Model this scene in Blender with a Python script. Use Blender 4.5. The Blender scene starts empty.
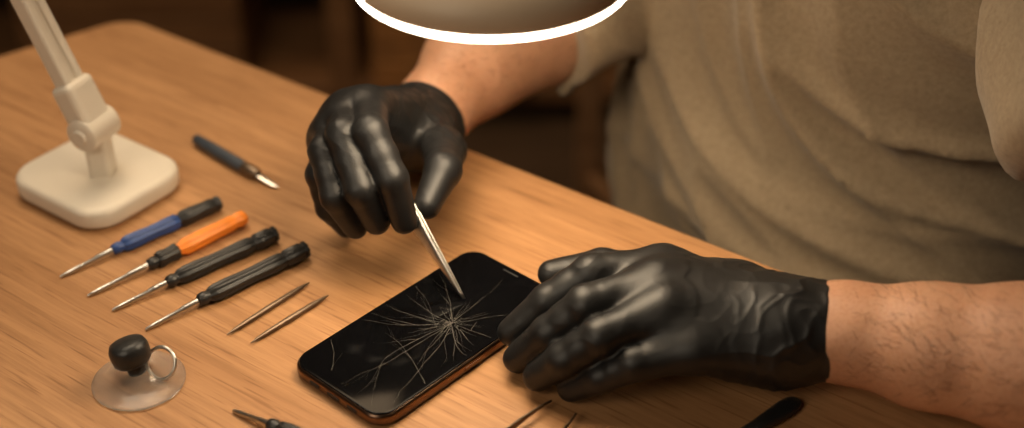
import bpy, bmesh, math, random
import numpy as np
from mathutils import Vector, Matrix, noise
random.seed(7)
T=.75
col=bpy.context.scene.collection
V=Vector
# ------------------------------------------------------------ materials
def nt(m): return m.node_tree.nodes,m.node_tree.links
def mat(name,c,rough=.5,metal=0,bump=0,bscale=200,spec=.5,var=0,vscale=20,**kw):
    m=bpy.data.materials.new(name); m.use_nodes=True; n,l=nt(m); b=n['Principled BSDF']
    b.inputs['Base Color'].default_value=(*c,1); b.inputs['Roughness'].default_value=rough
    b.inputs['Metallic'].default_value=metal; b.inputs['Specular IOR Level'].default_value=spec
    for k,v in kw.items(): b.inputs[k.replace('_',' ')].default_value=v
    tc=n.new('ShaderNodeTexCoord')
    if bump:
        t=n.new('ShaderNodeTexNoise'); t.inputs['Scale'].default_value=bscale; t.inputs['Detail'].default_value=4
        bu=n.new('ShaderNodeBump'); bu.inputs['Strength'].default_value=bump; bu.inputs['Distance'].default_value=.001
        l.new(tc.outputs['Object'],t.inputs['Vector']); l.new(t.outputs[0],bu.inputs['Height']); l.new(bu.outputs[0],b.inputs['Normal'])
    if var:
        t=n.new('ShaderNodeTexNoise'); t.inputs['Scale'].default_value=vscale; t.inputs['Detail'].default_value=3
        r=n.new('ShaderNodeValToRGB'); e=r.color_ramp.elements
        e[0].position=.3;e[1].position=.7
        e[0].color=(*[x*(1-var) for x in c],1); e[1].color=(*[min(1,x*(1+var)) for x in c],1)
        l.new(tc.outputs['Object'],t.inputs['Vector']); l.new(t.outputs[0],r.inputs[0]); l.new(r.outputs[0],b.inputs['Base Color'])
    return m
def wood(name,c1,c2,ang,s=1.,rough=.45,fib=.75,por=.6):
    m=bpy.data.materials.new(name); m.use_nodes=True; n,l=nt(m); b=n['Principled BSDF']
    tc=n.new('ShaderNodeTexCoord')
    r0=n.new('ShaderNodeMapping'); r0.inputs['Rotation'].default_value=(0,0,ang); l.new(tc.outputs['Object'],r0.inputs[0])
    def nz(sc,scale,det,dist=0,rg=.55):
        mp=n.new('ShaderNodeMapping'); mp.inputs['Scale'].default_value=sc; l.new(r0.outputs[0],mp.inputs[0])
        t=n.new('ShaderNodeTexNoise'); t.inputs['Scale'].default_value=scale; t.inputs['Detail'].default_value=det
        t.inputs['Roughness'].default_value=rg; t.inputs['Distortion'].default_value=dist
        l.new(mp.outputs[0],t.inputs[0]); return t.outputs[0]
    a=nz((1.2*s,12*s,12*s),1.6,5,.9)     # broad cathedral bands
    f=nz((9*s,210*s,210*s),1.,5,.2,.7)   # fine fibres
    p=nz((20*s,480*s,480*s),1.,2)        # pores
    rp=n.new('ShaderNodeValToRGB'); e=rp.color_ramp.elements
    e[0].position=.30; e[0].color=(*c1,1); e[1].position=.70; e[1].color=(*c2,1); l.new(a,rp.inputs[0])
    rf=n.new('ShaderNodeValToRGB'); e=rf.color_ramp.elements
    e[0].position=.34; e[0].color=(.62,.56,.5,1); e[1].position=.58; e[1].color=(1,1,1,1); l.new(f,rf.inputs[0])
    rq=n.new('ShaderNodeValToRGB'); e=rq.color_ramp.elements
    e[0].position=.34; e[0].color=(.55,.46,.38,1); e[1].position=.42; e[1].color=(1,1,1,1); l.new(p,rq.inputs[0])
    m1=n.new('ShaderNodeMix'); m1.data_type='RGBA'; m1.blend_type='MULTIPLY'; m1.inputs[0].default_value=fib
    l.new(rp.outputs[0],m1.inputs[6]); l.new(rf.outputs[0],m1.inputs[7])
    m2=n.new('ShaderNodeMix'); m2.data_type='RGBA'; m2.blend_type='MULTIPLY'; m2.inputs[0].default_value=por
    l.new(m1.outputs[2],m2.inputs[6]); l.new(rq.outputs[0],m2.inputs[7]); l.new(m2.outputs[2],b.inputs['Base Color'])
    b.inputs['Roughness'].default_value=rough; b.inputs['Specular IOR Level'].default_value=.35
    bu=n.new('ShaderNodeBump'); bu.inputs['Strength'].default_value=.25; bu.inputs['Distance'].default_value=.0006
    l.new(f,bu.inputs['Height']); l.new(bu.outputs[0],b.inputs['Normal'])
    return m
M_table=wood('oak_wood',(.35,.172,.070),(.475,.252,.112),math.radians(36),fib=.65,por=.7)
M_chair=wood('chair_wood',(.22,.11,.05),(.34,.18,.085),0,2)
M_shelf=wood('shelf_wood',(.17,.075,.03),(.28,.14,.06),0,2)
M_floor=wood('floor_wood',(.06,.034,.018),(.10,.058,.03),0,.6,.6)
M_wall=mat('wall_paint',(.09,.065,.045),.9,var=.1,vscale=3)
M_ceil=mat('ceiling_paint',(.30,.25,.19),.9,var=.05)
M_trim=mat('trim_paint',(.12,.09,.06),.6,var=.05)
M_glove=mat('black_nitrile',(.009,.009,.0095),.45,bump=.12,bscale=1100,spec=.42,var=.2,vscale=60)
M_phone=mat('phone_black_glass',(.003,.003,.0035),.07,spec=.11,var=.1)
M_frame=mat('phone_frame_metal',(.16,.10,.068),.28,metal=1,var=.1)
M_port=mat('port_dark',(.003,.003,.003),.6,var=.1)
M_crack=mat('fractured_glass',(.125,.115,.10),.4,var=.6,vscale=90)
M_steel=mat('brushed_steel',(.62,.59,.55),.28,metal=1,bump=.2,bscale=700,var=.08,vscale=300)
M_dsteel=mat('dark_bronze_steel',(.16,.115,.08),.38,metal=.85,bump=.2,bscale=700,var=.15,vscale=300)
M_black=mat('black_plastic',(.014,.014,.014),.42,bump=.25,bscale=500,var=.15,vscale=100)
M_blue=mat('blue_plastic',(.02,.06,.22),.4,bump=.2,bscale=500,var=.12,vscale=100)
M_orange=mat('orange_plastic',(.85,.24,.025),.42,bump=.2,bscale=500,var=.08,vscale=100)
M_knife=mat('slate_plastic',(.035,.045,.06),.45,bump=.2,bscale=500,var=.12,vscale=100)
M_white=mat('white_lamp_plastic',(.68,.61,.51),.45,bump=.1,bscale=300,var=.03,vscale=20)
M_shade=mat('lamp_shade_beige',(.50,.385,.27),.5,bump=.1,bscale=300,var=.03,vscale=20)
M_jeans=mat('dark_trousers',(.02,.018,.018),.9,bump=.5,bscale=900,var=.2,vscale=200)
M_hair=mat('brown_hair',(.03,.016,.008),.6,bump=.8,bscale=300,var=.3,vscale=300)
M_armhair=mat('arm_hair',(.055,.028,.014),.6,var=.3,vscale=300)
M_shoe=mat('shoe_leather',(.02,.012,.008),.5,bump=.2,bscale=200,var=.2)
M_eye=mat('eye_white',(.7,.66,.6),.2,var=.04)
M_iris=mat('eye_iris',(.05,.025,.012),.15,var=.2,vscale=300)
M_lip=mat('lip_skin',(.33,.12,.08),.5,var=.1,vscale=90)
M_cup=mat('clear_silicone',(.92,.86,.78),.12,Transmission_Weight=.9,IOR=1.3,var=.02)
def emis(name,c,s):
    m=mat(name,c,.5,var=.01); b=m.node_tree.nodes['Principled BSDF']
    b.inputs['Emission Color'].default_value=(*c,1); b.inputs['Emission Strength'].default_value=s; return m
M_led=emis('led_ring',(1,.88,.70),18)
M_diff=emis('lamp_diffuser',(1,.78,.52),19.)
# skin
def skinmat():
    m=mat('skin',(.46,.235,.13),.5,bump=.3,bscale=420,spec=.4,Subsurface_Weight=.15,Subsurface_Scale=.01)
    n,l=nt(m); b=n['Principled BSDF']; b.inputs['Subsurface Radius'].default_value=(1,.35,.15)
    tc=n.new('ShaderNodeTexCoord'); t=n.new('ShaderNodeTexNoise'); t.inputs['Scale'].default_value=16; t.inputs['Detail'].default_value=4
    r=n.new('ShaderNodeValToRGB'); e=r.color_ramp.elements; e[0].position=.28; e[0].color=(.40,.20,.115,1); e[1].position=.72; e[1].color=(.49,.27,.165,1)
    l.new(tc.outputs['Object'],t.inputs[0]); l.new(t.outputs[0],r.inputs[0])
    t2=n.new('ShaderNodeTexNoise'); t2.inputs['Scale'].default_value=600; t2.inputs['Detail'].default_value=3
    r2=n.new('ShaderNodeValToRGB'); e=r2.color_ramp.elements; e[0].position=.32; e[0].color=(.78,.68,.6,1); e[1].position=.55; e[1].color=(1,1,1,1)
    mx=n.new('ShaderNodeMix'); mx.data_type='RGBA'; mx.blend_type='MULTIPLY'; mx.inputs[0].default_value=.5
    l.new(tc.outputs['Object'],t2.inputs[0]); l.new(t2.outputs[0],r2.inputs[0]); l.new(r.outputs[0],mx.inputs[6]); l.new(r2.outputs[0],mx.inputs[7])
    l.new(mx.outputs[2],b.inputs['Base Color']); return m
M_skin=skinmat()
def shirtmat():
    m=mat('heather_jersey_fabric',(.2,.15,.1),.95,spec=.1,Sheen_Weight=.15)
    n,l=nt(m); b=n['Principled BSDF']; tc=n.new('ShaderNodeTexCoord')
    t=n.new('ShaderNodeTexNoise'); t.inputs['Scale'].default_value=260; t.inputs['Detail'].default_value=6; t.inputs['Roughness'].default_value=.75
    r=n.new('ShaderNodeValToRGB'); e=r.color_ramp.elements; e[0].position=.3; e[0].color=(.215,.160,.102,1); e[1].position=.7; e[1].color=(.32,.248,.165,1)
    l.new(tc.outputs['Object'],t.inputs[0]); l.new(t.outputs[0],r.inputs[0]); l.new(r.outputs[0],b.inputs['Base Color'])
    bu=n.new('ShaderNodeBump'); bu.inputs['Strength'].default_value=.5; bu.inputs['Distance'].default_value=.0008
    l.new(t.outputs[0],bu.inputs['Height']); l.new(bu.outputs[0],b.inputs['Normal'])
    return m
M_shirt=shirtmat()
# ------------------------------------------------------------ helpers
def empty(name):
    o=bpy.data.objects.new(name,None); o.empty_display_size=.05; col.objects.link(o); return o
def add(name,me,m=None,parent=None,smooth=True):
    o=bpy.data.objects.new(name,me); col.objects.link(o)
    if m:
        me.materials.append(m)
    if smooth and len(me.polygons): me.polygons.foreach_set('use_smooth',[True]*len(me.polygons))
    if parent: o.parent=parent
    return o
def frame(d):
    d=V(d).normalized(); u=V((0,0,1)) if abs(d.z)<.95 else V((1,0,0))
    s=d.cross(u).normalized(); return s,s.cross(d).normalized(),d     # side, up, dir
def lathe(name,a,b,prof,m,parent,seg=24,flat=1.,flute=0,nf=6,up=None):
    """prof: list of (t 0..1, radius); flat squashes along local up"""
    a=V(a);b=V(b); s,u,d=frame(b-a); L=(b-a).length
    bm=bmesh.new(); rings=[]
    for t,r in prof:
        c=a+d*L*t; ring=[]
        fl=flat; 
        for i in range(seg):
            th=2*math.pi*i/seg; rr=r*(1-flute*(.5+.5*math.cos(nf*th)))
            ring.append(bm.verts.new(c+s*math.cos(th)*rr+u*math.sin(th)*rr*fl))
        rings.append(ring)
    for q in range(len(rings)-1):
        for i in range(seg):
            j=(i+1)%seg; bm.faces.new((rings[q][i],rings[q][j],rings[q+1][j],rings[q+1][i]))
    bm.faces.new(list(reversed(rings[0]))); bm.faces.new(rings[-1])
    bmesh.ops.recalc_face_normals(bm,faces=bm.faces)
    me=bpy.data.meshes.new(name); bm.to_mesh(me); bm.free()
    o=add(name,me,m,parent)
    try: me.set_sharp_from_angle(angle=math.radians(50))
    except Exception: pass
    return o
def box(name,c,size,m,parent=None,rotz=0,bev=.003,rot=None):
    bm=bmesh.new(); bmesh.ops.create_cube(bm,size=1)
    for v in bm.verts: v.co=V((v.co.x*size[0],v.co.y*size[1],v.co.z*size[2]))
    if bev: bmesh.ops.bevel(bm,geom=list(bm.edges),offset=bev,segments=3,affect='EDGES',profile=.5)
    R=rot if rot else Matrix.Rotation(rotz,3,'Z')
    for v in bm.verts: v.co=R@v.co+V(c)
    me=bpy.data.meshes.new(name); bm.to_mesh(me); bm.free()
    o=add(name,me,m,parent,False); return o
def bar(name,a,b,w,h,m,parent,bev=.003):
    a=V(a);b=V(b); s,u,d=frame(b-a)
    R=Matrix((s,d,u)).transposed()
    return box(name,(a+b)/2,(w,(b-a).length,h),m,parent,bev=bev,rot=R)
def rrect(name,c,sx,sy,rad,z0,z1,rotz,m,parent,bev=.002,seg=10,bs=4):
    pts=[]
    for cx,cy,a0 in((1,1,0),(-1,1,90),(-1,-1,180),(1,-1,270)):
        for i in range(seg+1):
            a=math.radians(a0+90*i/seg); pts.append((cx*(sx/2-rad)+rad*math.cos(a),cy*(sy/2-rad)+rad*math.sin(a)))
    rings=[]; prof=[]
    for i in range(bs+1):
        t=math.pi/2*i/bs; prof.append((bev*(1-math.sin(t)),z0+bev*(1-math.cos(t))))
    for i in range(bs+1):
        t=math.pi/2*i/bs; prof.append((bev*(1-math.cos(t)),z1-bev*(1-math.sin(t))))
    bm=bmesh.new(); R=Matrix.Rotation(rotz,3,'Z')
    for ins,z in prof:
        fx=(sx/2-ins)/(sx/2); fy=(sy/2-ins)/(sy/2)
        rings.append([bm.verts.new(R@V((x*fx,y*fy,0))+V((c[0],c[1],z))) for x,y in pts])
    N=len(pts)
    for q in range(len(rings)-1):
        for i in range(N):
            j=(i+1)%N; bm.faces.new((rings[q][i],rings[q][j],rings[q+1][j],rings[q+1][i]))
    bm.faces.new(list(reversed(rings[0]))); bm.faces.new(rings[-1])
    me=bpy.data.meshes.new(name); bm.to_mesh(me); bm.free()
    o=add(name,me,m,parent)
    me.set_sharp_from_angle(angle=math.radians(40)); return o
def torus(name,c,axis,R,r,m,parent,N=48,n=12):
    s,u,d=frame(axis); bm=bmesh.new(); g=[]
    for i in range(N):
        a=2*math.pi*i/N; rad=s*math.cos(a)+u*math.sin(a)
        g.append([bm.verts.new(V(c)+rad*(R+r*math.cos(2*math.pi*j/n))+d*r*math.sin(2*math.pi*j/n)) for j in range(n)])
    for i in range(N):
        for j in range(n):
            bm.faces.new((g[i][j],g[(i+1)%N][j],g[(i+1)%N][(j+1)%n],g[i][(j+1)%n]))
    bmesh.ops.recalc_face_normals(bm,faces=bm.faces)
    me=bpy.data.meshes.new(name); bm.to_mesh(me); bm.free(); return add(name,me,m,parent)
# ---- signed distance modelling (smooth blended round cones -> surface nets)
def cone(a,b,ra,rb,k=.004,n=None,sc=1.):
    return dict(a=np.array(a,float),b=np.array(b,float),ra=ra,rb=rb,k=k,n=None if n is None else np.array(V(n).normalized()),sc=sc)
def chain(pts,rs,k=.004,n=None,sc=1.):
    return [cone(pts[i],pts[i+1],rs[i],rs[i+1],k,n,sc) for i in range(len(pts)-1)]
def smin(f,d,k):
    hh=np.maximum(k-np.abs(f-d),0)/k
    return np.minimum(f,d)-hh*hh*k*.25
def field(prims,F,ax,h):
    for p in prims:
        r=max(p['ra'],p['rb'])+p['k']+3*h
        lo=np.minimum(p['a'],p['b'])-r; hi=np.maximum(p['a'],p['b'])+r
        sl=[]
        for i in range(3):
            i0=max(0,int(np.searchsorted(ax[i],lo[i]))); i1=int(np.searchsorted(ax[i],hi[i])); sl.append(slice(i0,i1))
        if any(q.stop-q.start<1 for q in sl): continue
        x=ax[0][sl[0]][:,None,None]-p['a'][0]; y=ax[1][sl[1]][None,:,None]-p['a'][1]; z=ax[2][sl[2]][None,None,:]-p['a'][2]
        ba=p['b']-p['a']; q=max(float(ba@ba),1e-12)
        t=np.clip((x*ba[0]+y*ba[1]+z*ba[2])/q,0,1)
        dx=x-t*ba[0]; dy=y-t*ba[1]; dz=z-t*ba[2]; d2=dx*dx+dy*dy+dz*dz
        if p['n'] is not None:
            c=dx*p['n'][0]+dy*p['n'][1]+dz*p['n'][2]; d2=d2+c*c*(p['sc']**2-1)
        d=np.sqrt(d2)-(p['ra']+t*(p['rb']-p['ra']))
        F[tuple(sl)]=smin(F[tuple(sl)],d,p['k'])
    return F
def nets(F,ax,h):
    s=F<0; n=F.shape
    cnt=np.zeros([i-1 for i in n],np.int8)
    offs=[(i,j,k) for i in(0,1) for j in(0,1) for k in(0,1)]
    for o in offs: cnt+=s[o[0]:n[0]-1+o[0],o[1]:n[1]-1+o[1],o[2]:n[2]-1+o[2]]
    act=(cnt>0)&(cnt<8); idx=np.argwhere(act); ids=-np.ones(act.shape,np.int64); ids[act]=np.arange(len(idx))
    vals={o:F[idx[:,0]+o[0],idx[:,1]+o[1],idx[:,2]+o[2]] for o in offs}
    P=np.zeros((len(idx),3)); C=np.zeros(len(idx))
    for o in offs:
        for a in range(3):
            if o[a]==0:
                o2=list(o); o2[a]=1; o2=tuple(o2); f0=vals[o]; f1=vals[o2]; m=(f0<0)!=(f1<0)
                t=np.where(m,f0/np.where(m,f0-f1,1),0)
                for c in range(3):
                    P[:,c]+=np.where(m,o[c]+(t if c==a else 0),0)
                C+=m
    P/=C[:,None]; base=np.array([ax[0][0],ax[1][0],ax[2][0]]); P=base+(idx+P)*h
    faces=[]
    for a in range(3):
        b,c=(a+1)%3,(a+2)%3
        sa=[slice(None)]*3; sb=[slice(None)]*3; sa[a]=slice(0,-1); sb[a]=slice(1,None)
        cr=s[tuple(sa)]!=s[tuple(sb)]; e=np.argwhere(cr)
        e=e[(e[:,b]>0)&(e[:,c]>0)&(e[:,b]<n[b]-1)&(e[:,c]<n[c]-1)]
        q=[]
        for ob,oc in((1,1),(0,1),(0,0),(1,0)):
            g=e.copy(); g[:,b]-=ob; g[:,c]-=oc; q.append(ids[g[:,0],g[:,1],g[:,2]])
        q=np.stack(q,1); ins=s[e[:,0],e[:,1],e[:,2]]
        q[~ins]=q[~ins][:,::-1]; faces.append(q)
    return P,np.concatenate(faces)
def sdf(name,base,groups,lo,hi,h,m,parent,post=None,disp=None,gk=.0012,smooth=1):
    ax=[np.arange(lo[i],hi[i]+h,h) for i in range(3)]
    F0=field(base,np.full([len(a) for a in ax],.08),ax,h)
    F=F0.copy()
    for g in groups:
        G=field(g,F0.copy(),ax,h); hh=np.maximum(gk-np.abs(F-G),0)/gk; same=(F==G)
        F=np.minimum(F,G)-np.where(same,0,hh*hh*gk*.25)
    if post: F=post(F,ax)
    P,Q=nets(F,ax,h)
    me=bpy.data.meshes.new(name); me.vertices.add(len(P)); me.vertices.foreach_set('co',P.astype(np.float32).ravel())
    me.loops.add(Q.size); me.loops.foreach_set('vertex_index',Q.astype(np.int32).ravel())
    me.polygons.add(len(Q)); me.polygons.foreach_set('loop_start',np.arange(0,Q.size,4,dtype=np.int32))
    me.update(calc_edges=True); me.validate()
    if smooth:
        E=np.empty(len(me.edges)*2,np.int32); me.edges.foreach_get('vertices',E); E=E.reshape(-1,2)
        co=np.empty(len(me.vertices)*3,np.float32); me.vertices.foreach_get('co',co); co=co.reshape(-1,3).astype(float)
        for _ in range(smooth):
            acc=np.zeros_like(co); dg=np.zeros(len(co))
            np.add.at(acc,E[:,0],co[E[:,1]]); np.add.at(acc,E[:,1],co[E[:,0]]); np.add.at(dg,E[:,0],1); np.add.at(dg,E[:,1],1)
            co=co*.5+.5*acc/np.maximum(dg,1)[:,None]
        me.vertices.foreach_set('co',co.astype(np.float32).ravel()); me.update()
    if disp:
        no=[v.normal.copy() for v in me.vertices]
        for v,nn in zip(me.vertices,no): v.co+=nn*disp(v.co,nn)
        me.update()
    me.transform(Matrix.Translation((0,0,T)))
    return add(name,me,m,parent)
def mm(*p): return tuple(x/1000 for x in p)
# ------------------------------------------------------------ room
def slab(name,lo,hi,m):
    c=[(lo[i]+hi[i])/2 for i in range(3)]; return box(name,c,[hi[i]-lo[i] for i in range(3)],m,bev=0)
slab('floor',(-2.6,-1.7,-.1),(2.8,3.4,0),M_floor)
slab('wall_back',(-2.6,3.4,0),(2.8,3.5,2.6),M_wall)
slab('wall_left',(-2.7,-1.7,0),(-2.6,3.4,2.6),M_wall)
slab('wall_right',(2.8,-1.7,0),(2.9,3.4,2.6),M_wall)
slab('wall_front',(-2.6,-1.8,0),(2.8,-1.7,2.6),M_wall)
slab('ceiling',(-2.6,-1.7,2.6),(2.8,3.4,2.7),M_ceil)
slab('baseboard_back',(-2.6,3.38,0),(2.8,3.4,.1),M_trim)
slab('baseboard_left',(-2.6,-1.7,0),(-2.58,3.38,.1),M_trim)
# ------------------------------------------------------------ table
tab=empty('wooden_worktable')
poly=[V((-.295,.990,0)),V((-.958,.463,0)),V((.30,-.45,0)),V((.958,.078,0))]
bm=bmesh.new()
vt=[bm.verts.new(p+V((0,0,T))) for p in poly]; vb=[bm.verts.new(p+V((0,0,T-.03))) for p in poly]
bm.faces.new(vt); bm.faces.new(vb[::-1])
for i in range(4): bm.faces.new((vt[i],vb[i],vb[(i+1)%4],vt[(i+1)%4]))
bmesh.ops.recalc_face_normals(bm,faces=bm.faces)
ve=[e for e in bm.edges if abs(e.verts[0].co.z-e.verts[1].co.z)>.01]
bmesh.ops.bevel(bm,geom=ve,offset=.02,segments=6,affect='EDGES',profile=.5)
he=[e for e in bm.edges if abs(e.verts[0].co.z-e.verts[1].co.z)<.001 and len(e.link_faces)==2 and abs(e.link_faces[0].normal.z-e.link_faces[1].normal.z)>.5]
bmesh.ops.bevel(bm,geom=he,offset=.003,segments=3,affect='EDGES',profile=.5)
me=bpy.data.meshes.new('tabletop'); bm.to_mesh(me); bm.free(); add('tabletop',me,M_table,tab,False)
cen=sum(poly,V())/4
ins=[p+(cen-p)*.16 for p in poly]
for i,p in enumerate(ins):
    box('leg_%d'%(i+1),(p.x,p.y,(T-.03)/2),(.055,.055,T-.03),M_table,tab,rotz=math.radians(-36))
for i in range(4):
    a=ins[i]; b=ins[(i+1)%4]; bar('apron_%d'%(i+1),(a.x,a.y,T-.06),(b.x,b.y,T-.06),.02,.06,M_table,tab,.002)
# ------------------------------------------------------------ phone
ph=empty('cracked_smartphone'); pa=math.radians(48.0); pc=(-.0440,.5990)
PL,PW=.140,.070
rrect('body_frame',pc,PL,PW,.0115,T+.0002,T+.0078,pa,M_frame,ph,bev=.0022)
rrect('screen_glass',pc,PL-.0025,PW-.0025,.0103,T+.0070,T+.0084,pa,M_phone,ph,bev=.0007)
PR=Matrix.Rotation(pa,3,'Z')
def pl(x,y,z): 
    v=PR@V((x,y,0)); return V((v.x+pc[0],v.y+pc[1],z))
for nm,x,y,l,ax_ in(('charging_port',-PL/2-.0001,.0,.009,1),('speaker_slot_1',-PL/2-.0001,.014,.007,1),('speaker_slot_2',-PL/2-.0001,-.014,.007,1),('side_button',-.004,-PW/2-.0001,.011,0),('volume_button',.03,PW/2+.0001,.010,0)):
    p=pl(x,y,T+.004); sz=(.0006,l,.0022) if ax_ else (l,.0007,.0020)
    box(nm,p,sz,M_port if ax_ else M_frame,ph,rotz=pa,bev=.0002)
box('earpiece_slot',pl(PL/2-.0055,0,T+.0084),(.0010,.011,.0002),M_port,ph,rotz=pa,bev=0)
# cracks
bm=bmesh.new(); rc=random.Random(23)
cc=V((-.0325-pc[0],.6015-pc[1],0)); cc=PR.inverted()@cc
def seg(p,q,w0,w1):
    d=(q-p); 
    if d.length<1e-5: return
    nrm=V((-d.y,d.x,0)).normalized(); z=T+.00845
    vs=[bm.verts.new(pl(a.x,a.y,z)) for a in(p-nrm*w0/2,p+nrm*w0/2,q+nrm*w1/2,q-nrm*w1/2)]
    f=bm.faces.new(vs)
def inside(p): return abs(p.x)<PL/2-.0035 and abs(p.y)<PW/2-.0032
def crack(p,a,L,w,depth=0,curl=0):
    step=.0030; n=int(L/step); w0=w
    for i in range(n):
        a+=rc.gauss(0,.09)+curl; q=p+V((math.cos(a),math.sin(a),0))*step*rc.uniform(.7,1.3)
        if not inside(q): return
        w1=w*(1-(i+1)/n*.85)*rc.uniform(.6,1.2); seg(p,q,w0,w1); w0=w1; p=q
        if depth<2 and rc.random()<.13: crack(p,a+rc.choice([-1,1])*rc.uniform(.25,.6),L*rc.uniform(.2,.45),w1*.8,depth+1)
angs=[.15,.5,.72,1.25,1.7,2.15,2.5,2.75,2.95,3.2,3.45,3.62,3.95,4.4,4.9,5.3,5.75,6.05]
Ls=[.05,.02,.06,.018,.04,.05,.075,.03,.085,.09,.04,.07,.05,.02,.035,.018,.05,.025]
for a,L in zip(angs,Ls):
    st=cc+V((math.cos(a),math.sin(a),0))*rc.uniform(0,.003); crack(st,a,L,.00021 if L>.035 else .00015,0,rc.gauss(0,.012))
for i in range(16):
    a=rc.uniform(0,6.28); st=cc+V((math.cos(a),math.sin(a),0))*rc.uniform(.001,.008); crack(st,a+rc.gauss(0,.25),rc.uniform(.008,.026),.00012,1)
for R0 in(.003,.0055,.009,.014):
    for i in range(9):
        if rc.random()<.5:
            a=2*math.pi*i/9+rc.uniform(0,.3); p=cc+V((math.cos(a),math.sin(a),0))*R0*rc.uniform(.8,1.15)
            a2=a+rc.uniform(.35,.6); q=cc+V((math.cos(a2),math.sin(a2),0))*R0*rc.uniform(.8,1.15); seg(p,q,.00013,.00011)
for i in range(40):
    a=rc.uniform(0,6.28); r=abs(rc.gauss(0,.0034)); p=cc+V((math.cos(a)*r*1.2,math.sin(a)*r,0)); b=rc.uniform(0,6.28)
    seg(p,p+V((math.cos(b),math.sin(b),0))*rc.uniform(.0006,.0018),.0004,.00008)
crack(V((-.060,.012,0)),.5,.06,.00016); crack(V((-.035,-.031,0)),1.2,.05,.00018); crack(V((.02,.031,0)),-1.9,.04,.00016)
me=bpy.data.meshes.new('crack_lines'); bm.to_mesh(me); bm.free(); add('crack_lines',me,M_crack,ph,False)
# ------------------------------------------------------------ screwdrivers
def screwdriver(tip,hs,he,r,m1,m2=None,split=None,name='precision_screwdriver'):
    e=empty(name); tip=V(mm(*tip));hs=V(mm(*hs));he=V(mm(*he))
    for p in(tip,hs,he): p.z+=T
    lathe('steel_shaft',tip,hs+(he-hs).normalized()*.004,[(0,.0003),(.02,.0009),(.12,.0012),(.16,.0014),(.6,.0014),(.62,.0019),(1,.0019)],M_steel,e,16)
    cut=split if split else .78
    c=hs+(he-hs)*cut
    lathe('collar',hs,hs+(he-hs)*.10,[(0,.0021),(.15,r*.62),(.6,r*.72),(.8,r*.6),(1,r*.6)],m1,e,24)
    lathe('grip',hs+(he-hs)*.09,c,[(0,r*.6),(.04,r*.88),(.1,r*.98),(.25,r*1.0),(.45,r*.9),(.6,r*.9),(.85,r),(.95,r*.96),(1,r*.74)],m1,e,48,flute=.16,nf=8)
    lathe('handle_end',c-(he-hs)*.004,he,[(0,r*.74),(.05,r*.8),(.1,r*1.0),(.7,r*1.02),(.78,r*.8),(.83,r*.8),(.87,r*.98),(.96,r*.9),(1,r*.5)] if not split else
          [(0,r*.7),(.04,r*.75),(.1,r*1.03),(.3,r*1.05),(.6,r*.95),(.78,r*.95),(.84,r*.78),(.88,r*.95),(.97,r*.88),(1,r*.5)],m2 or m1,e,48,flute=.12,nf=8)
    return e
screwdriver((-258,653,1.2),(-233,675,4.2),(-178,724,5.6),.0050,M_blue,M_black,.60)
screwdriver((-238,635,1.2),(-209,660,4.2),(-160,708,5.8),.0052,M_black,M_orange,.30)
screwdriver((-221,622,1.2),(-195,643,4.4),(-139,690,6),.0053,M_black)
screwdriver((-199,605,1.2),(-174,626,4.6),(-119,674,6.2),.0055,M_black)
screwdriver((-141,540,1.2),(-121,527,4.2),(-60,487,5.6),.0052,M_black)
kn=empty('precision_knife')
lathe('handle',(-.208,.801,T+.0045),(-.170,.765,T+.0045),[(0,.002),(.03,.0036),(.3,.0042),(.9,.0044),(1,.0036)],M_knife,kn,32,flute=.08,nf=8)
lathe('chuck',(-.1705,.7655,T+.0045),(-.160,.757,T+.0042),[(0,.0036),(.1,.0042),(.7,.0040),(1,.0028)],M_dsteel,kn,24)
lathe('blade',(-.161,.7575,T+.0042),(-.146,.746,T+.002),[(0,.0022),(.4,.0026),(.8,.0016),(1,.0002)],M_steel,kn,16,flat=.25)
for a,b in(((-154,600,1.8),(-115,647,1.8)),((-140,593,1.8),(-103,635,1.8))):
    e=empty('steel_pick'); a=V(mm(*a));b=V(mm(*b)); a.z+=T;b.z+=T
    lathe('rod',a,b,[(0,.0002),(.08,.0009),(.22,.0014),(.5,.00175),(.8,.0016),(.93,.0009),(1,.0003)],M_dsteel,e,16)
# ------------------------------------------------------------ suction cup
su=empty('suction_cup_puller'); sc=V((-.1935,.5635,T))
def rev(name,c,prof,m,parent,seg=56,tilt=None):
    bm=bmesh.new(); rings=[]
    for r,z in prof: rings.append([bm.verts.new(V((r*math.cos(2*math.pi*i/seg),r*math.sin(2*math.pi*i/seg),z))) for i in range(seg)])
    for q in range(len(rings)-1):
        for i in range(seg):
            j=(i+1)%seg; bm.faces.new((rings[q][i],rings[q][j],rings[q+1][j],rings[q+1][i]))
    if prof[0][0]>1e-6: bm.faces.new(rings[0][::-1])
    if prof[-1][0]>1e-6: bm.faces.new(rings[-1])
    bmesh.ops.remove_doubles(bm,verts=bm.verts,dist=1e-7); bmesh.ops.recalc_face_normals(bm,faces=bm.faces)
    R=tilt or Matrix.Identity(3)
    for v in bm.verts: v.co=R@v.co+V(c)
    me=bpy.data.meshes.new(name); bm.to_mesh(me); bm.free(); o=add(name,me,m,parent); me.set_sharp_from_angle(angle=math.radians(50)); return o
rev('silicone_disc',sc,[(.0225,.0002),(.0238,.0005),(.0240,.0011),(.0232,.0016),(.019,.0020),(.013,.0034),(.009,.0062),(.0065,.0080),(0,.0083)],M_cup,su)
tl=Matrix.Rotation(math.radians(-14),3,'Y')@Matrix.Rotation(math.radians(-10),3,'X')
rev('knob',sc+V((0,0,.0070)),[(.0045,-.001),(.0048,.002),(.0045,.004),(.0085,.0052),(.0100,.0072),(.0104,.011),(.0102,.0145),(.009,.0170),(.0065,.0180),(0,.0184)],M_black,su,tilt=tl)
torus('pull_ring',sc+V((.0120,.003,.0098)),(-.30,-.75,.60),.0084,.0010,M_steel,su)
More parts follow.
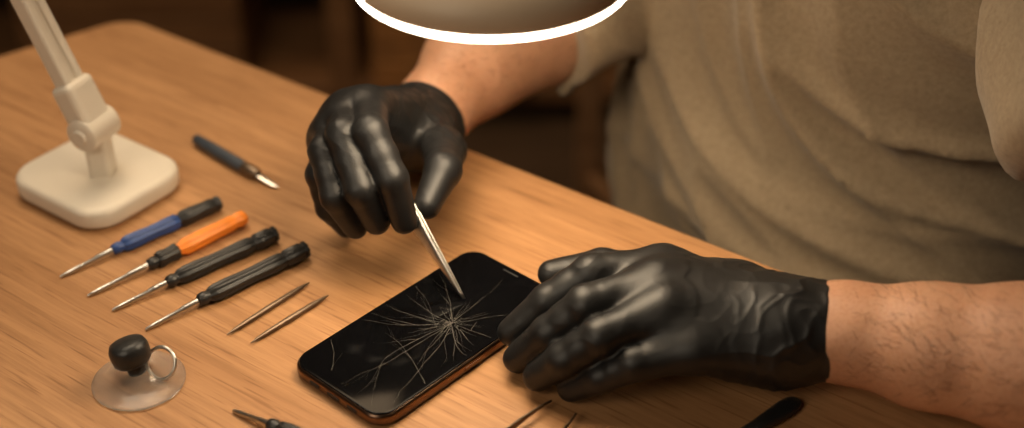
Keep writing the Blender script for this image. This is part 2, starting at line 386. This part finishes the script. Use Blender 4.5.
# ------------------------------------------------------------ tweezers
def prong(name,pts,ws,th,m,parent,side):
    bm=bmesh.new(); rings=[]; side=V(side).normalized()
    for i,p in enumerate(pts):
        d=(V(pts[min(i+1,len(pts)-1)])-V(pts[max(i-1,0)])).normalized()
        s=(side-d*side.dot(d)).normalized(); u=d.cross(s).normalized(); w=ws[i]/2; t=th[i]/2
        rings.append([bm.verts.new(V(p)+s*math.copysign(abs(math.cos(a))**.6,math.cos(a))*w+u*math.copysign(abs(math.sin(a))**.6,math.sin(a))*t) for a in[2*math.pi*j/12+.01 for j in range(12)]])
    for q in range(len(rings)-1):
        for i in range(12):
            j=(i+1)%12; bm.faces.new((rings[q][i],rings[q][j],rings[q+1][j],rings[q+1][i]))
    bm.faces.new(rings[0][::-1]); bm.faces.new(rings[-1]); bmesh.ops.recalc_face_normals(bm,faces=bm.faces)
    me=bpy.data.meshes.new(name); bm.to_mesh(me); bm.free(); return add(name,me,m,parent)
def tweezers(tip,tail,gap,bow,m,name,wside,wid=.0085,tipw=.0006):
    e=empty(name); tip=V(tip);tail=V(tail); d=(tail-tip); L=d.length; d.normalize()
    ws=V(wside); ws=(ws-d*ws.dot(d)).normalized(); g=d.cross(ws).normalized()
    ts=[0,.04,.1,.2,.3,.42,.55,.68,.8,.9,.96,1]
    for sgn,nm in((1,'arm_1'),(-1,'arm_2')):
        pts=[];w=[];th=[]
        for t in ts:
            off=gap/2*(1-t)**1.0+bow*math.sin(math.pi*t)**.8*(1 if t<.999 else 0)+.0006
            pts.append(tip+d*L*t+g*sgn*off); w.append(tipw+(wid-tipw)*min(1,t/.55)**.9*(1 if t<.9 else .85)); th.append(.0008+.0008*min(1,t*4))
        prong(nm,pts,w,th,m,e,ws)
    prong('rear_joint',[tip+d*L*.93,tip+d*L*1.02],[wid*.8,wid*.75],[.0032,.003],m,e,ws)
    return e
tw=tweezers((-.0262,.6215,T+.0095),(-.0765,.6785,T+.0675),.0001,.0007,M_steel,'fine_tip_tweezers',(.75,-.3,.45),.0092,.0003)
tweezers((.026,.5385,T+.0048),(-.042,.452,T+.0048),.014,.007,M_dsteel,'steel_tweezers',(0,0,1),.0075,.0012)
# ------------------------------------------------------------ spudger
sp=empty('plastic_spudger')
pts=[V((.1455,.5460,T+.0030)),V((.1445,.5452,T+.0030)),V((.142,.543,T+.0030)),V((.138,.5395,T+.0031)),V((.131,.5335,T+.0033)),V((.122,.526,T+.0035)),V((.105,.5115,T+.004)),V((.06,.473,T+.0045)),V((.045,.460,T+.003))]
prong('shaft_and_paddle',pts,[.003,.0065,.0096,.0108,.0098,.0076,.0068,.0070,.009],[.0015,.003,.0035,.0038,.004,.0045,.006,.006,.0015],M_black,sp,(.65,-.76,0))
# ------------------------------------------------------------ desk lamp
lamp=empty('desk_lamp')
lb=(-.258,.7475)
rrect('base_plate',lb,.086,.077,.020,T+.0005,T+.0145,math.radians(-36),M_white,lamp,bev=.004)
Hg=V((-.253,.743,T+.047))
bar('base_stem',(-.253,.746,T+.012),(Hg.x,Hg.y+.001,T+.046),.018,.014,M_white,lamp,.003)
ad=V((-.086,.038,.233)).normalized(); sA,uA,_=frame(ad)
El=Hg+ad*.255
lathe('hinge_pivot',Hg-sA*.0135,Hg+sA*.0135,[(0,.0085),(.05,.0105),(.95,.0105),(1,.0085)],M_white,lamp,32)
lathe('hinge_cap',Hg-sA*.0150,Hg+sA*.0150,[(0,.004),(.05,.005),(.95,.005),(1,.004)],M_white,lamp,24)
bar('hinge_yoke',Hg-ad*.004,Hg+ad*.032,.023,.017,M_white,lamp,.004)
for sg in(-1,1): bar('lower_arm_rail_%d'%(1 if sg>0 else 2),Hg+ad*.015+sA*sg*.0052,El+sA*sg*.0052,.0058,.011,M_white,lamp,.002)
bar('lower_arm_web',Hg+ad*.02,El,.007,.006,M_white,lamp,.001)
lathe('elbow_pivot',El-sA*.014,El+sA*.014,[(0,.010),(.05,.012),(.95,.012),(1,.010)],M_white,lamp,32)
LC=V((-.0098,.627,T+.199)); LR=.0665
bar('upper_arm',El,LC+V((-.035,.012,.045)),.013,.011,M_white,lamp,.002)
lathe('head_swivel',LC+V((0,0,.026)),LC+V((-.035,.012,.047)),[(0,.010),(.5,.008),(1,.010)],M_white,lamp,24)
rev('shade',LC,[(LR-.004,.0015),(LR,.0015),(LR+.0008,.004),(LR-.001,.012),(LR-.010,.0215),(LR-.030,.0275),(.016,.030),(0,.030)],M_shade,lamp,96)
torus('led_rim',LC+V((0,0,.0002)),(0,0,1),LR-.0010,.0014,M_led,lamp,96,12)
rev('diffuser_panel',LC,[(0,-.0002),(LR-.004,-.0002),(LR-.004,.001),(0,.001)],M_diff,lamp,96)
# ------------------------------------------------------------ person
man=empty('man_in_tshirt')
def wr(freq,amp,seed,aniso=(1,1,1),sharp=5):
    o=V((seed,seed*1.7,-seed))
    def f(p):
        q=V((p.x*aniso[0],p.y*aniso[1],p.z*aniso[2]))*freq+o
        q=q+noise.noise_vector(q*.45)*.7
        return amp*((1-abs(noise.noise(q)))**sharp)
    return f
def plane_post(pt,nr,bead=.0014):
    pt=np.array(pt); nr=np.array(V(nr).normalized())
    def f(F,ax):
        pd=(ax[0][:,None,None]-pt[0])*nr[0]+(ax[1][None,:,None]-pt[1])*nr[1]+(ax[2][None,None,:]-pt[2])*nr[2]
        G=np.maximum(F,pd)
        if bead:
            ring=np.sqrt((F+.0010)**2+(pd+bead)**2)-bead; G=smin(G,ring,.0015)
        return G
    return f
def glovedisp(wrist,cuff,axd,seed,thumbweb,knuck=()):
    wx=V(wrist);cx=V(cuff);ax_=V(axd).normalized(); tw_=V(thumbweb)
    w1=wr(80,1,seed,sharp=6); w2=wr(34,1,seed+5,sharp=5)
    kn_=[V(k) for k in knuck]
    def f(p,n):
        t=(p-cx).dot(ax_)
        m=max(0,min(1,(t+.060)/.035))
        e=V((noise.noise(p*38+V((seed,0,0))),noise.noise(p*38+V((0,seed,3))),0))
        fold=(1-abs(noise.noise(V((t*95+e.x*1.3,p.dot(n)*4+e.y*.5,seed)))))**5
        web=math.exp(-((p-tw_).length/.022)**2)
        kk=0
        for k in kn_:
            d=(p-k).length
            if d<.016: kk=max(kk,1-d/.016)
        endm=max(0,min(1,(-t-.004)/.006))
        return (.00075*fold*m+.0007*w2(p)*(web+.12)+.00048*w1(p)*(.30+m+kk*1.2+web))*endm-.0003
    return f
h=.00095
# -- right hand (holding tweezers)
A=dict(
 i=[(-82,707,81),(-77,666,89),(-65,649.5,70),(-59.5,648.5,43)],
 m=[(-94,713,75),(-92,670,85),(-82,648,64),(-75,652.5,40)],
 r=[(-101,713,66),(-103,671,74),(-97,655,55),(-88,658,33)],
 p=[(-106,714,53),(-108.5,682,52),(-105,680,31),(-97,688,12)],
 t=[(-54,752,37),(-40,716,47),(-39,682,55),(-47.5,661,45)])
A={k:[mm(*p) for p in v] for k,v in A.items()}
Wa=mm(-57,768,34)
dA=V((28,55,5)).normalized()
nA=(-.48,.675,.56)
baseA=[cone(Wa,A['i'][0],.0180,.0122,.014),cone(Wa,A['m'][0],.0190,.0122,.014),cone(mm(-61,768,33),A['r'][0],.0175,.0118,.014),cone(mm(-66,767,31),A['p'][0],.0155,.0108,.014),
  cone(mm(-64,764,38),mm(-94,712,68),.024,.027,.008,nA,2.3),
  cone(mm(-52,763,35),A['t'][0],.0172,.0160,.012),cone(mm(-69,742,42),mm(-86,716,60),.016,.015,.014),
  cone(mm(-61,760,34),mm(-44,794,37),.0228,.0250,.012)]
def finger(pts,r,k=.0025):
    r=[x*.95 for x in r]
    P=[V(p) for p in pts]; g=[]
    g+= [cone(P[0],P[1],r[0],r[1],.007)]
    def pad(a,b,ra,rb):
        m=(a+b)/2; rm=(ra+rb)/2*.955
        return [cone(a,m,ra,rm,k),cone(m,b,rm,rb,k)]
    g+=pad(P[1],P[2],r[1],r[2]); g+=[cone(P[2],P[3],r[2],r[3],k)]
    return g
grA=[finger(A['i'],(.0120,.0108,.0097,.0081)),finger(A['m'],(.0118,.0108,.0098,.0083)),finger(A['r'],(.0114,.0103,.0094,.0081)),
     finger(A['p'],(.0107,.0094,.0085,.0074)),
     [cone(A['t'][0],A['t'][1],.0160,.0124,.012),cone(A['t'][1],A['t'][2],.0122,.0107,.005),cone(A['t'][2],A['t'][3],.0107,.0081,.003)]]
cutA=mm(-53.5,776,35)
sdf('right_glove',baseA,grA,(-.135,.625,-.004),(.0,.82,.108),h,M_glove,man,post=plane_post(cutA,dA),disp=glovedisp(Wa,cutA,dA,3.1,mm(-55,710,62),[A[q][1] for q in'imr']),gk=.0008,smooth=2)
# -- left hand (steadying the phone)
B=dict(
 i=[(79,600,46),(41,593,48),(18.5,587,34.5),(0,583.5,16.8)],
 m=[(75,581,50.5),(37,567,47.5),(18.5,565,31),(3,569,11)],
 r=[(77,561,49),(43.5,548.5,42),(26,548,28),(13,554,11.5)],
 p=[(90,543.5,37),(60,540.5,32),(44,542,21.5),(30,547.5,9.5)],
 t=[(116,588,36),(90,618,27),(50,639,19),(22,634,17.5)])
B={k:[mm(*p) for p in v] for k,v in B.items()}
Wb=mm(133,564,35)
nB=(.21,-.11,.97)
baseB=[cone(Wb,B['i'][0],.0195,.0122,.014),cone(Wb,B['m'][0],.0205,.0124,.014),cone(mm(130,559,35),B['r'][0],.0190,.0120,.014),cone(mm(130,553,32),B['p'][0],.0172,.0108,.014),
  cone(mm(122,563,38),mm(82,571,43.5),.029,.030,.008,nB,2.15),
  cone(mm(122,574,33),B['t'][0],.0175,.0160,.013),cone(mm(106,562,29),mm(88,562,29),.0175,.0135,.014),
  cone(Wb,mm(175,555.5,38),.0248,.0252,.014)]
grB=[finger(B['i'],(.0122,.0109,.0098,.0084)),finger(B['m'],(.0122,.0110,.0099,.0085)),finger(B['r'],(.0118,.0107,.0098,.0084)),
     finger(B['p'],(.0111,.0099,.0089,.0079)),
     [cone(B['t'][0],B['t'][1],.0160,.0120,.012),cone(B['t'][1],B['t'][2],.0116,.0102,.004),cone(B['t'][2],B['t'][3],.0102,.0082,.003)]]
cutB=mm(165,557.5,37.5); dB=V(mm(84,-30,5)).normalized()
sdf('left_glove',baseB,grB,(-.02,.51,-.004),(.19,.66,.08),h,M_glove,man,post=plane_post(cutB,dB),disp=glovedisp(Wb,cutB,dB,8.4,mm(102,601,48),[B[q][1] for q in'imr']),gk=.0008,smooth=2)
# -- forearms
skd=wr(30,.0006,4,sharp=3)
faAp=[mm(-62,760,34),mm(-49,785,36),mm(-25,830,42),mm(22,880,46),mm(78,932,48)]; faAr=[.0208,.0238,.0335,.0390,.041]
faA=chain(faAp,faAr,.008)
oA=sdf('right_forearm',faA+[cone(faAp[4],(.12,1.0,.20),.040,.046,.02)],[],(-.10,.70,-.02),(.18,1.06,.24),.0022,M_skin,man,post=plane_post(tuple(V(cutA)-dA*.010),-dA,0),disp=lambda p,n:skd(p))
faBp=[mm(140,563,36),mm(168,557,37.6),mm(205,545,39),mm(248,530,43),mm(300,512,52),mm(340,500,60)]; faBr=[.0226,.0238,.0295,.0355,.043,.044]
faB=chain(faBp,faBr,.010)
oB=sdf('left_forearm',faB+[cone(mm(340,500,60),(.335,.64,.16),.042,.046,.02)],[],(.13,.44,.003),(.40,.72,.22),.0022,M_skin,man,post=plane_post(tuple(V(cutB)-dB*.012),-dB,0),disp=lambda p,n:skd(p))
# forearm hair rooted on the skin surface
def hairs(name,ob,a,b,N,seed):
    rr=random.Random(seed); bm=bmesh.new(); a=V(a)+V((0,0,T)); b=V(b)+V((0,0,T)); L0=(b-a).length; d=(b-a).normalized()
    vs_=ob.data.vertices; nv=len(vs_); k=0; tries=0
    while k<N and tries<N*30:
        tries+=1; v=vs_[rr.randrange(nv)]; t=(v.co-a).dot(d)
        if t<0 or t>L0 or v.normal.z<-.3: continue
        k+=1; n=v.normal.normalized(); s=n.cross(d).normalized()
        g=(d*rr.uniform(-1,-.3)+n*.30+s*(rr.gauss(0,.45)+.25)).normalized(); L=rr.uniform(.005,.012)
        w=g.cross(n).normalized()*.00011
        p=v.co+n*.0001; m1=p+g*L*.5+n*.0002; q=p+g*L-n*L*.12
        f=[bm.verts.new(x) for x in(p-w,p+w,m1+w*.7,m1-w*.7,q)]
        bm.faces.new(f[:4]); bm.faces.new((f[3],f[2],f[4]))
    me=bpy.data.meshes.new(name); bm.to_mesh(me); bm.free(); add(name,me,M_armhair,man,False)
hairs('right_forearm_hair',oA,mm(-47,788,36),faAp[3],600,1)
hairs('left_forearm_hair',oB,mm(172,555,38),faBp[4],1200,2)
# -- torso with t-shirt
nF=V((-.59,-.81,0)); lat=V((.81,-.59,0))
C=V((.259,.895,0))
def tp(l,f,z): 
    p=C+lat*l+nF*f; return (p.x,p.y,z)
torso=[cone(tp(.0,-.06,-.26),tp(0,.01,-.08),.172,.172,.05,nF,1.35),cone(tp(0,.01,-.08),tp(0,.02,.12),.172,.180,.05,nF,1.4),
       cone(tp(0,.02,.12),tp(0,-.005,.20),.180,.165,.05,nF,1.5),cone(tp(-.13,-.01,.265),tp(.13,-.01,.265),.062,.062,.05),cone(tp(0,-.01,.27),tp(0,0,.31),.068,.058,.04)]
slR=[cone(tp(-.155,-.005,.265),(.086,.933,.078),.062,.055,.03),cone((.086,.933,.078),(.010,.862,.049),.054,.050,.03)]
slL=[cone(tp(.135,-.005,.265),(.33,.66,.155),.066,.074,.03),cone((.33,.66,.155),(.326,.565,.105),.074,.078,.03)]
fA=(V(faAp[4])-V(faAp[3])).normalized()
hemR=V((.018,.871,.048)); hemL=V((.33,.605,.122)); nL=(V((.33,.60,.12))-V((.335,.80,.27))).normalized()
def shirtpost(F,ax):
    X=ax[0][:,None,None];Y=ax[1][None,:,None];Z=ax[2][None,None,:]
    def half(pt,n): return (X-pt[0])*n.x+(Y-pt[1])*n.y+(Z-pt[2])*n.z
    for sl,pt,n in((slR,hemR,-fA),(slL,hemL,nL)):
        S=field(sl,np.full(F.shape,.08),ax,.0045); S=np.maximum(S,half(pt,n)); F=smin(F,S,.016)
    return np.maximum(F,-(Z+.30)+0*X)
def shd(p,n):
    l=(p-C).dot(lat); z=p.z
    wv=noise.noise(p*4.5)
    a=noise.noise(V((l*10+z*9+1.2*wv,z*2.5-l*2,2.3)))
    b=(1-abs(noise.noise(V((l*9+z*10+.9*wv,z*2.2-l*2,7.7)))))**5
    c=(1-abs(noise.noise(V((l*19+z*13+wv,z*4,p.y*5)))))**5
    lo=max(0,min(1,(.02-z)/.10)); d=(1-abs(noise.noise(V((l*5+wv,z*26+l*9+1.5*wv,4.4)))))**4
    return .011*a+.016*b+.008*c+.009*d*lo-.011
sdf('tshirt',torso,[],(-.06,.48,-.33),(.50,1.14,.36),.0045,M_shirt,man,post=shirtpost,disp=shd,smooth=3)
# -- neck and head
hc=V(tp(0,.12,.455)); fo=(V((-.03,.60,0))-hc).normalized(); fo=(fo+V((-.3,-.42,.25))).normalized()
up=(V((0,0,1))-fo*fo.z).normalized(); si=fo.cross(up).normalized()
def hl(x,y,z): return tuple(hc+si*x+fo*y+up*z)
head=[cone(hl(0,-.025,.03),hl(0,.02,.035),.078,.073,.03,si,1.08),cone(hl(0,.03,-.03),hl(0,.045,-.075),.056,.030,.04,si,1.0),cone(hl(-.04,.01,-.04),hl(.04,.01,-.04),.036,.036,.03),
  cone(hl(0,.094,.012),hl(0,.112,-.022),.008,.013,.012),cone(hl(-.012,.100,-.026),hl(.012,.100,-.026),.008,.008,.008),
  cone(hl(-.035,.082,.034),hl(.035,.082,.034),.013,.013,.016),cone(hl(-.02,.083,-.056),hl(.02,.083,-.056),.010,.010,.014),
  cone(hl(-.078,-.005,.015),hl(-.082,-.012,-.02),.014,.010,.006,si,2.0),cone(hl(.078,-.005,.015),hl(.082,-.012,-.02),.014,.010,.006,si,2.0),
  cone(hl(0,-.03,-.04),tp(0,-.005,.29),.055,.060,.03)]
b0=[min(hc[i],tp(0,0,.29)[i])-.17 for i in range(3)]; b1=[max(hc[i],tp(0,0,.29)[i])+.15 for i in range(3)]
sdf('head_and_neck',head,[],b0,b1,.003,M_skin,man)
hair=[cone(hl(0,-.035,.042),hl(0,.012,.052),.083,.076,.03,si,1.05),cone(hl(0,-.06,-.02),hl(0,-.05,-.05),.062,.05,.03)]
def hairpost(F,ax):
    a=np.array(hl(0,.048,.075)); nn=(fo*.85-up*.62).normalized()
    d=(ax[0][:,None,None]-a[0])*nn.x+(ax[1][None,:,None]-a[1])*nn.y+(ax[2][None,None,:]-a[2])*nn.z
    return np.maximum(F,d)
sdf('hair',hair,[],[hc[i]-.15 for i in range(3)],[hc[i]+.15 for i in range(3)],.003,M_hair,man,post=hairpost,disp=lambda p,n:.003*noise.noise(p*90))
for sx in(-1,1):
    nm='left' if sx<0 else 'right'
    sdf(nm+'_eye',[cone(hl(sx*.030,.076,.012),hl(sx*.030,.077,.012),.0125,.0125)],[],[hl(sx*.03,.076,.012)[i]-.02 for i in range(3)],[hl(sx*.03,.076,.012)[i]+.02 for i in range(3)],.0015,M_eye,man)
    sdf(nm+'_iris',[cone(hl(sx*.030,.083,.010),hl(sx*.030,.084,.010),.0062,.0062)],[],[hl(sx*.03,.083,.010)[i]-.012 for i in range(3)],[hl(sx*.03,.083,.010)[i]+.012 for i in range(3)],.001,M_iris,man)
    sdf(nm+'_eyebrow',[cone(hl(sx*.016,.095,.036),hl(sx*.044,.086,.040),.004,.0028)],[],[hl(sx*.03,.09,.038)[i]-.03 for i in range(3)],[hl(sx*.03,.09,.038)[i]+.03 for i in range(3)],.0012,M_hair,man)
sdf('lips',[cone(hl(-.018,.089,-.052),hl(0,.094,-.051),.003,.0048,.003),cone(hl(.018,.089,-.052),hl(0,.094,-.051),.003,.0048,.003),cone(hl(-.013,.090,-.058),hl(.013,.090,-.058),.0045,.0045,.002)],[],[hl(0,.09,-.055)[i]-.035 for i in range(3)],[hl(0,.09,-.055)[i]+.035 for i in range(3)],.0012,M_lip,man)
# -- legs
legs=[cone(tp(-.08,-.07,-.215),tp(.08,-.07,-.215),.085,.085,.05)]
for s_ in(-1,1):
    hip=tp(s_*.09,-.06,-.225); kn_=tp(s_*.12,.34,-.225); an=tp(s_*.12,.27,-.655)
    legs+=[cone(hip,kn_,.070,.054,.03),cone(kn_,tp(s_*.12,.30,-.42),.054,.050,.03),cone(tp(s_*.12,.30,-.42),an,.050,.040,.03)]
sdf('trousers',legs,[],(-.22,.43,-.70),(.52,1.14,-.12),.006,M_jeans,man,disp=lambda p,n:.004*noise.noise(p*18))
for s_ in(-1,1):
    nm='right' if s_<0 else 'left'
    sdf(nm+'_shoe',[cone(tp(s_*.12,.25,-.712),tp(s_*.12,.40,-.718),.036,.030,.02,(0,0,1),1.05),cone(tp(s_*.12,.27,-.70),tp(s_*.12,.27,-.66),.038,.04,.02)],[],
        [tp(s_*.12,.33,-.70)[i]-(.17,.17,.0485)[i] for i in range(3)],[tp(s_*.12,.33,-.70)[i]+(.17,.17,.10)[i] for i in range(3)],.004,M_shoe,man)
# ------------------------------------------------------------ chairs
def chair(c,ang,name='wooden_chair',back=True):
    e=empty(name); R=Matrix.Rotation(ang,3,'Z')   # local +Y = back of chair
    def g(x,y,z): 
        v=R@V((x,y,0)); return V((v.x+c[0],v.y+c[1],z))
    b=box('seat',g(0,0,.431),(.40,.40,.025),M_chair,e,rotz=ang,bev=.008)
    for i,(x,y) in enumerate(((-.17,-.17),(.17,-.17))): bar('front_leg_%d'%(i+1),g(x,y,.001),g(x,y,.42),.032,.032,M_chair,e)
    for i,x in enumerate((-.17,.17)):
        bar('back_leg_%d'%(i+1),g(x,.18,.001),g(x,.18,.43),.032,.032,M_chair,e)
        if back: bar('back_post_%d'%(i+1),g(x,.18,.42),g(x,.23,.86),.030,.030,M_chair,e)
    for i,(a,b) in enumerate((((-.17,-.17),(-.17,.18)),((.17,-.17),(.17,.18)),((-.17,-.17),(.17,-.17)))): bar('stretcher_%d'%(i+1),g(*a,.18),g(*b,.18),.02,.02,M_chair,e)
    if back:
        for i,z in enumerate((.60,.72,.84)): bar('back_slat_%d'%(i+1),g(-.17,.18+.05*(z-.42)/.44,z),g(.17,.18+.05*(z-.42)/.44,z),.014,.05,M_chair,e)
    return e
angC=math.atan2(-.59,.81)
chair((C.x+.59*.10,C.y+.81*.10),angC,'wooden_stool',False)
chair((.330,1.58),math.radians(205))
# ------------------------------------------------------------ shelving in the background
sh=empty('wooden_shelf_unit')
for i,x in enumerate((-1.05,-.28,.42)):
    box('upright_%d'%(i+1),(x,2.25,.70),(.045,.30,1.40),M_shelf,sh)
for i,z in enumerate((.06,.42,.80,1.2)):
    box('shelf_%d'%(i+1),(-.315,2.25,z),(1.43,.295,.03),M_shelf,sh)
def crate(name,c,s,m,rz=0):
    e=empty(name); x,y,z=s
    box('bottom',(c[0],c[1],c[2]+.008),(x,y,.012),m,e,rz,.001)
    R=Matrix.Rotation(rz,3,'Z')
    for i,(dx,dy,sx,sy) in enumerate(((0,y/2-.006,x,.012),(0,-y/2+.006,x,.012),(x/2-.006,0,.012,y-.024),(-x/2+.006,0,.012,y-.024))):
        for k in range(3):
            o=R@V((dx,dy,0)); box('slat_%d_%d'%(i+1,k+1),(c[0]+o.x,c[1]+o.y,c[2]+.02+z*(k+.5)/3*.98),(sx,sy,z/3*.86),m,e,rz,.001)
M_crate=mat('amber_crate',(.38,.16,.045),.6,bump=.3,bscale=60,var=.3,vscale=15)
crate('storage_crate',(-.10,2.20,.0765),(.26,.24,.20),M_crate)
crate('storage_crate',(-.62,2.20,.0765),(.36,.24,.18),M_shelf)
# ------------------------------------------------------------ lights
def area(name,loc,target,size,size_y,power,c):
    l=bpy.data.lights.new(name,'AREA'); l.shape='RECTANGLE'; l.size=size; l.size_y=size_y; l.energy=power; l.color=c
    o=bpy.data.objects.new(name,l); col.objects.link(o); o.location=loc
    o.rotation_euler=(V(target)-V(loc)).to_track_quat('-Z','Y').to_euler(); return o
area('ceiling_softbox',(-.32,.92,1.72),(.04,.68,.75),.5,.45,6.2,(1,.83,.61))
area('side_fill',(-.9,-.5,1.9),(.30,.85,.85),.7,.7,9,(1,.83,.62))  # added fill light from the front left, lifts the shirt
area('background_fill',(-.4,1.7,2.4),(-.3,2.1,0),.7,.7,12,(1,.70,.42))  # added fill light, brightens the floor and shelving behind
w=bpy.data.worlds.new('world'); bpy.context.scene.world=w; w.use_nodes=True
w.node_tree.nodes['Background'].inputs[0].default_value=(.05,.035,.02,1)
# ------------------------------------------------------------ camera
cd=bpy.data.cameras.new('camera'); cd.lens=50; cd.sensor_width=36; cd.clip_start=.02
cam=bpy.data.objects.new('camera',cd); col.objects.link(cam); cam.location=(0,0,T+.485); cam.rotation_euler=(math.radians(56),0,0)
cd.dof.use_dof=True; cd.dof.focus_distance=.755; cd.dof.aperture_fstop=3.0
bpy.context.scene.camera=cam
bpy.context.scene.view_settings.view_transform='Standard'
bpy.context.scene.view_settings.look='None'
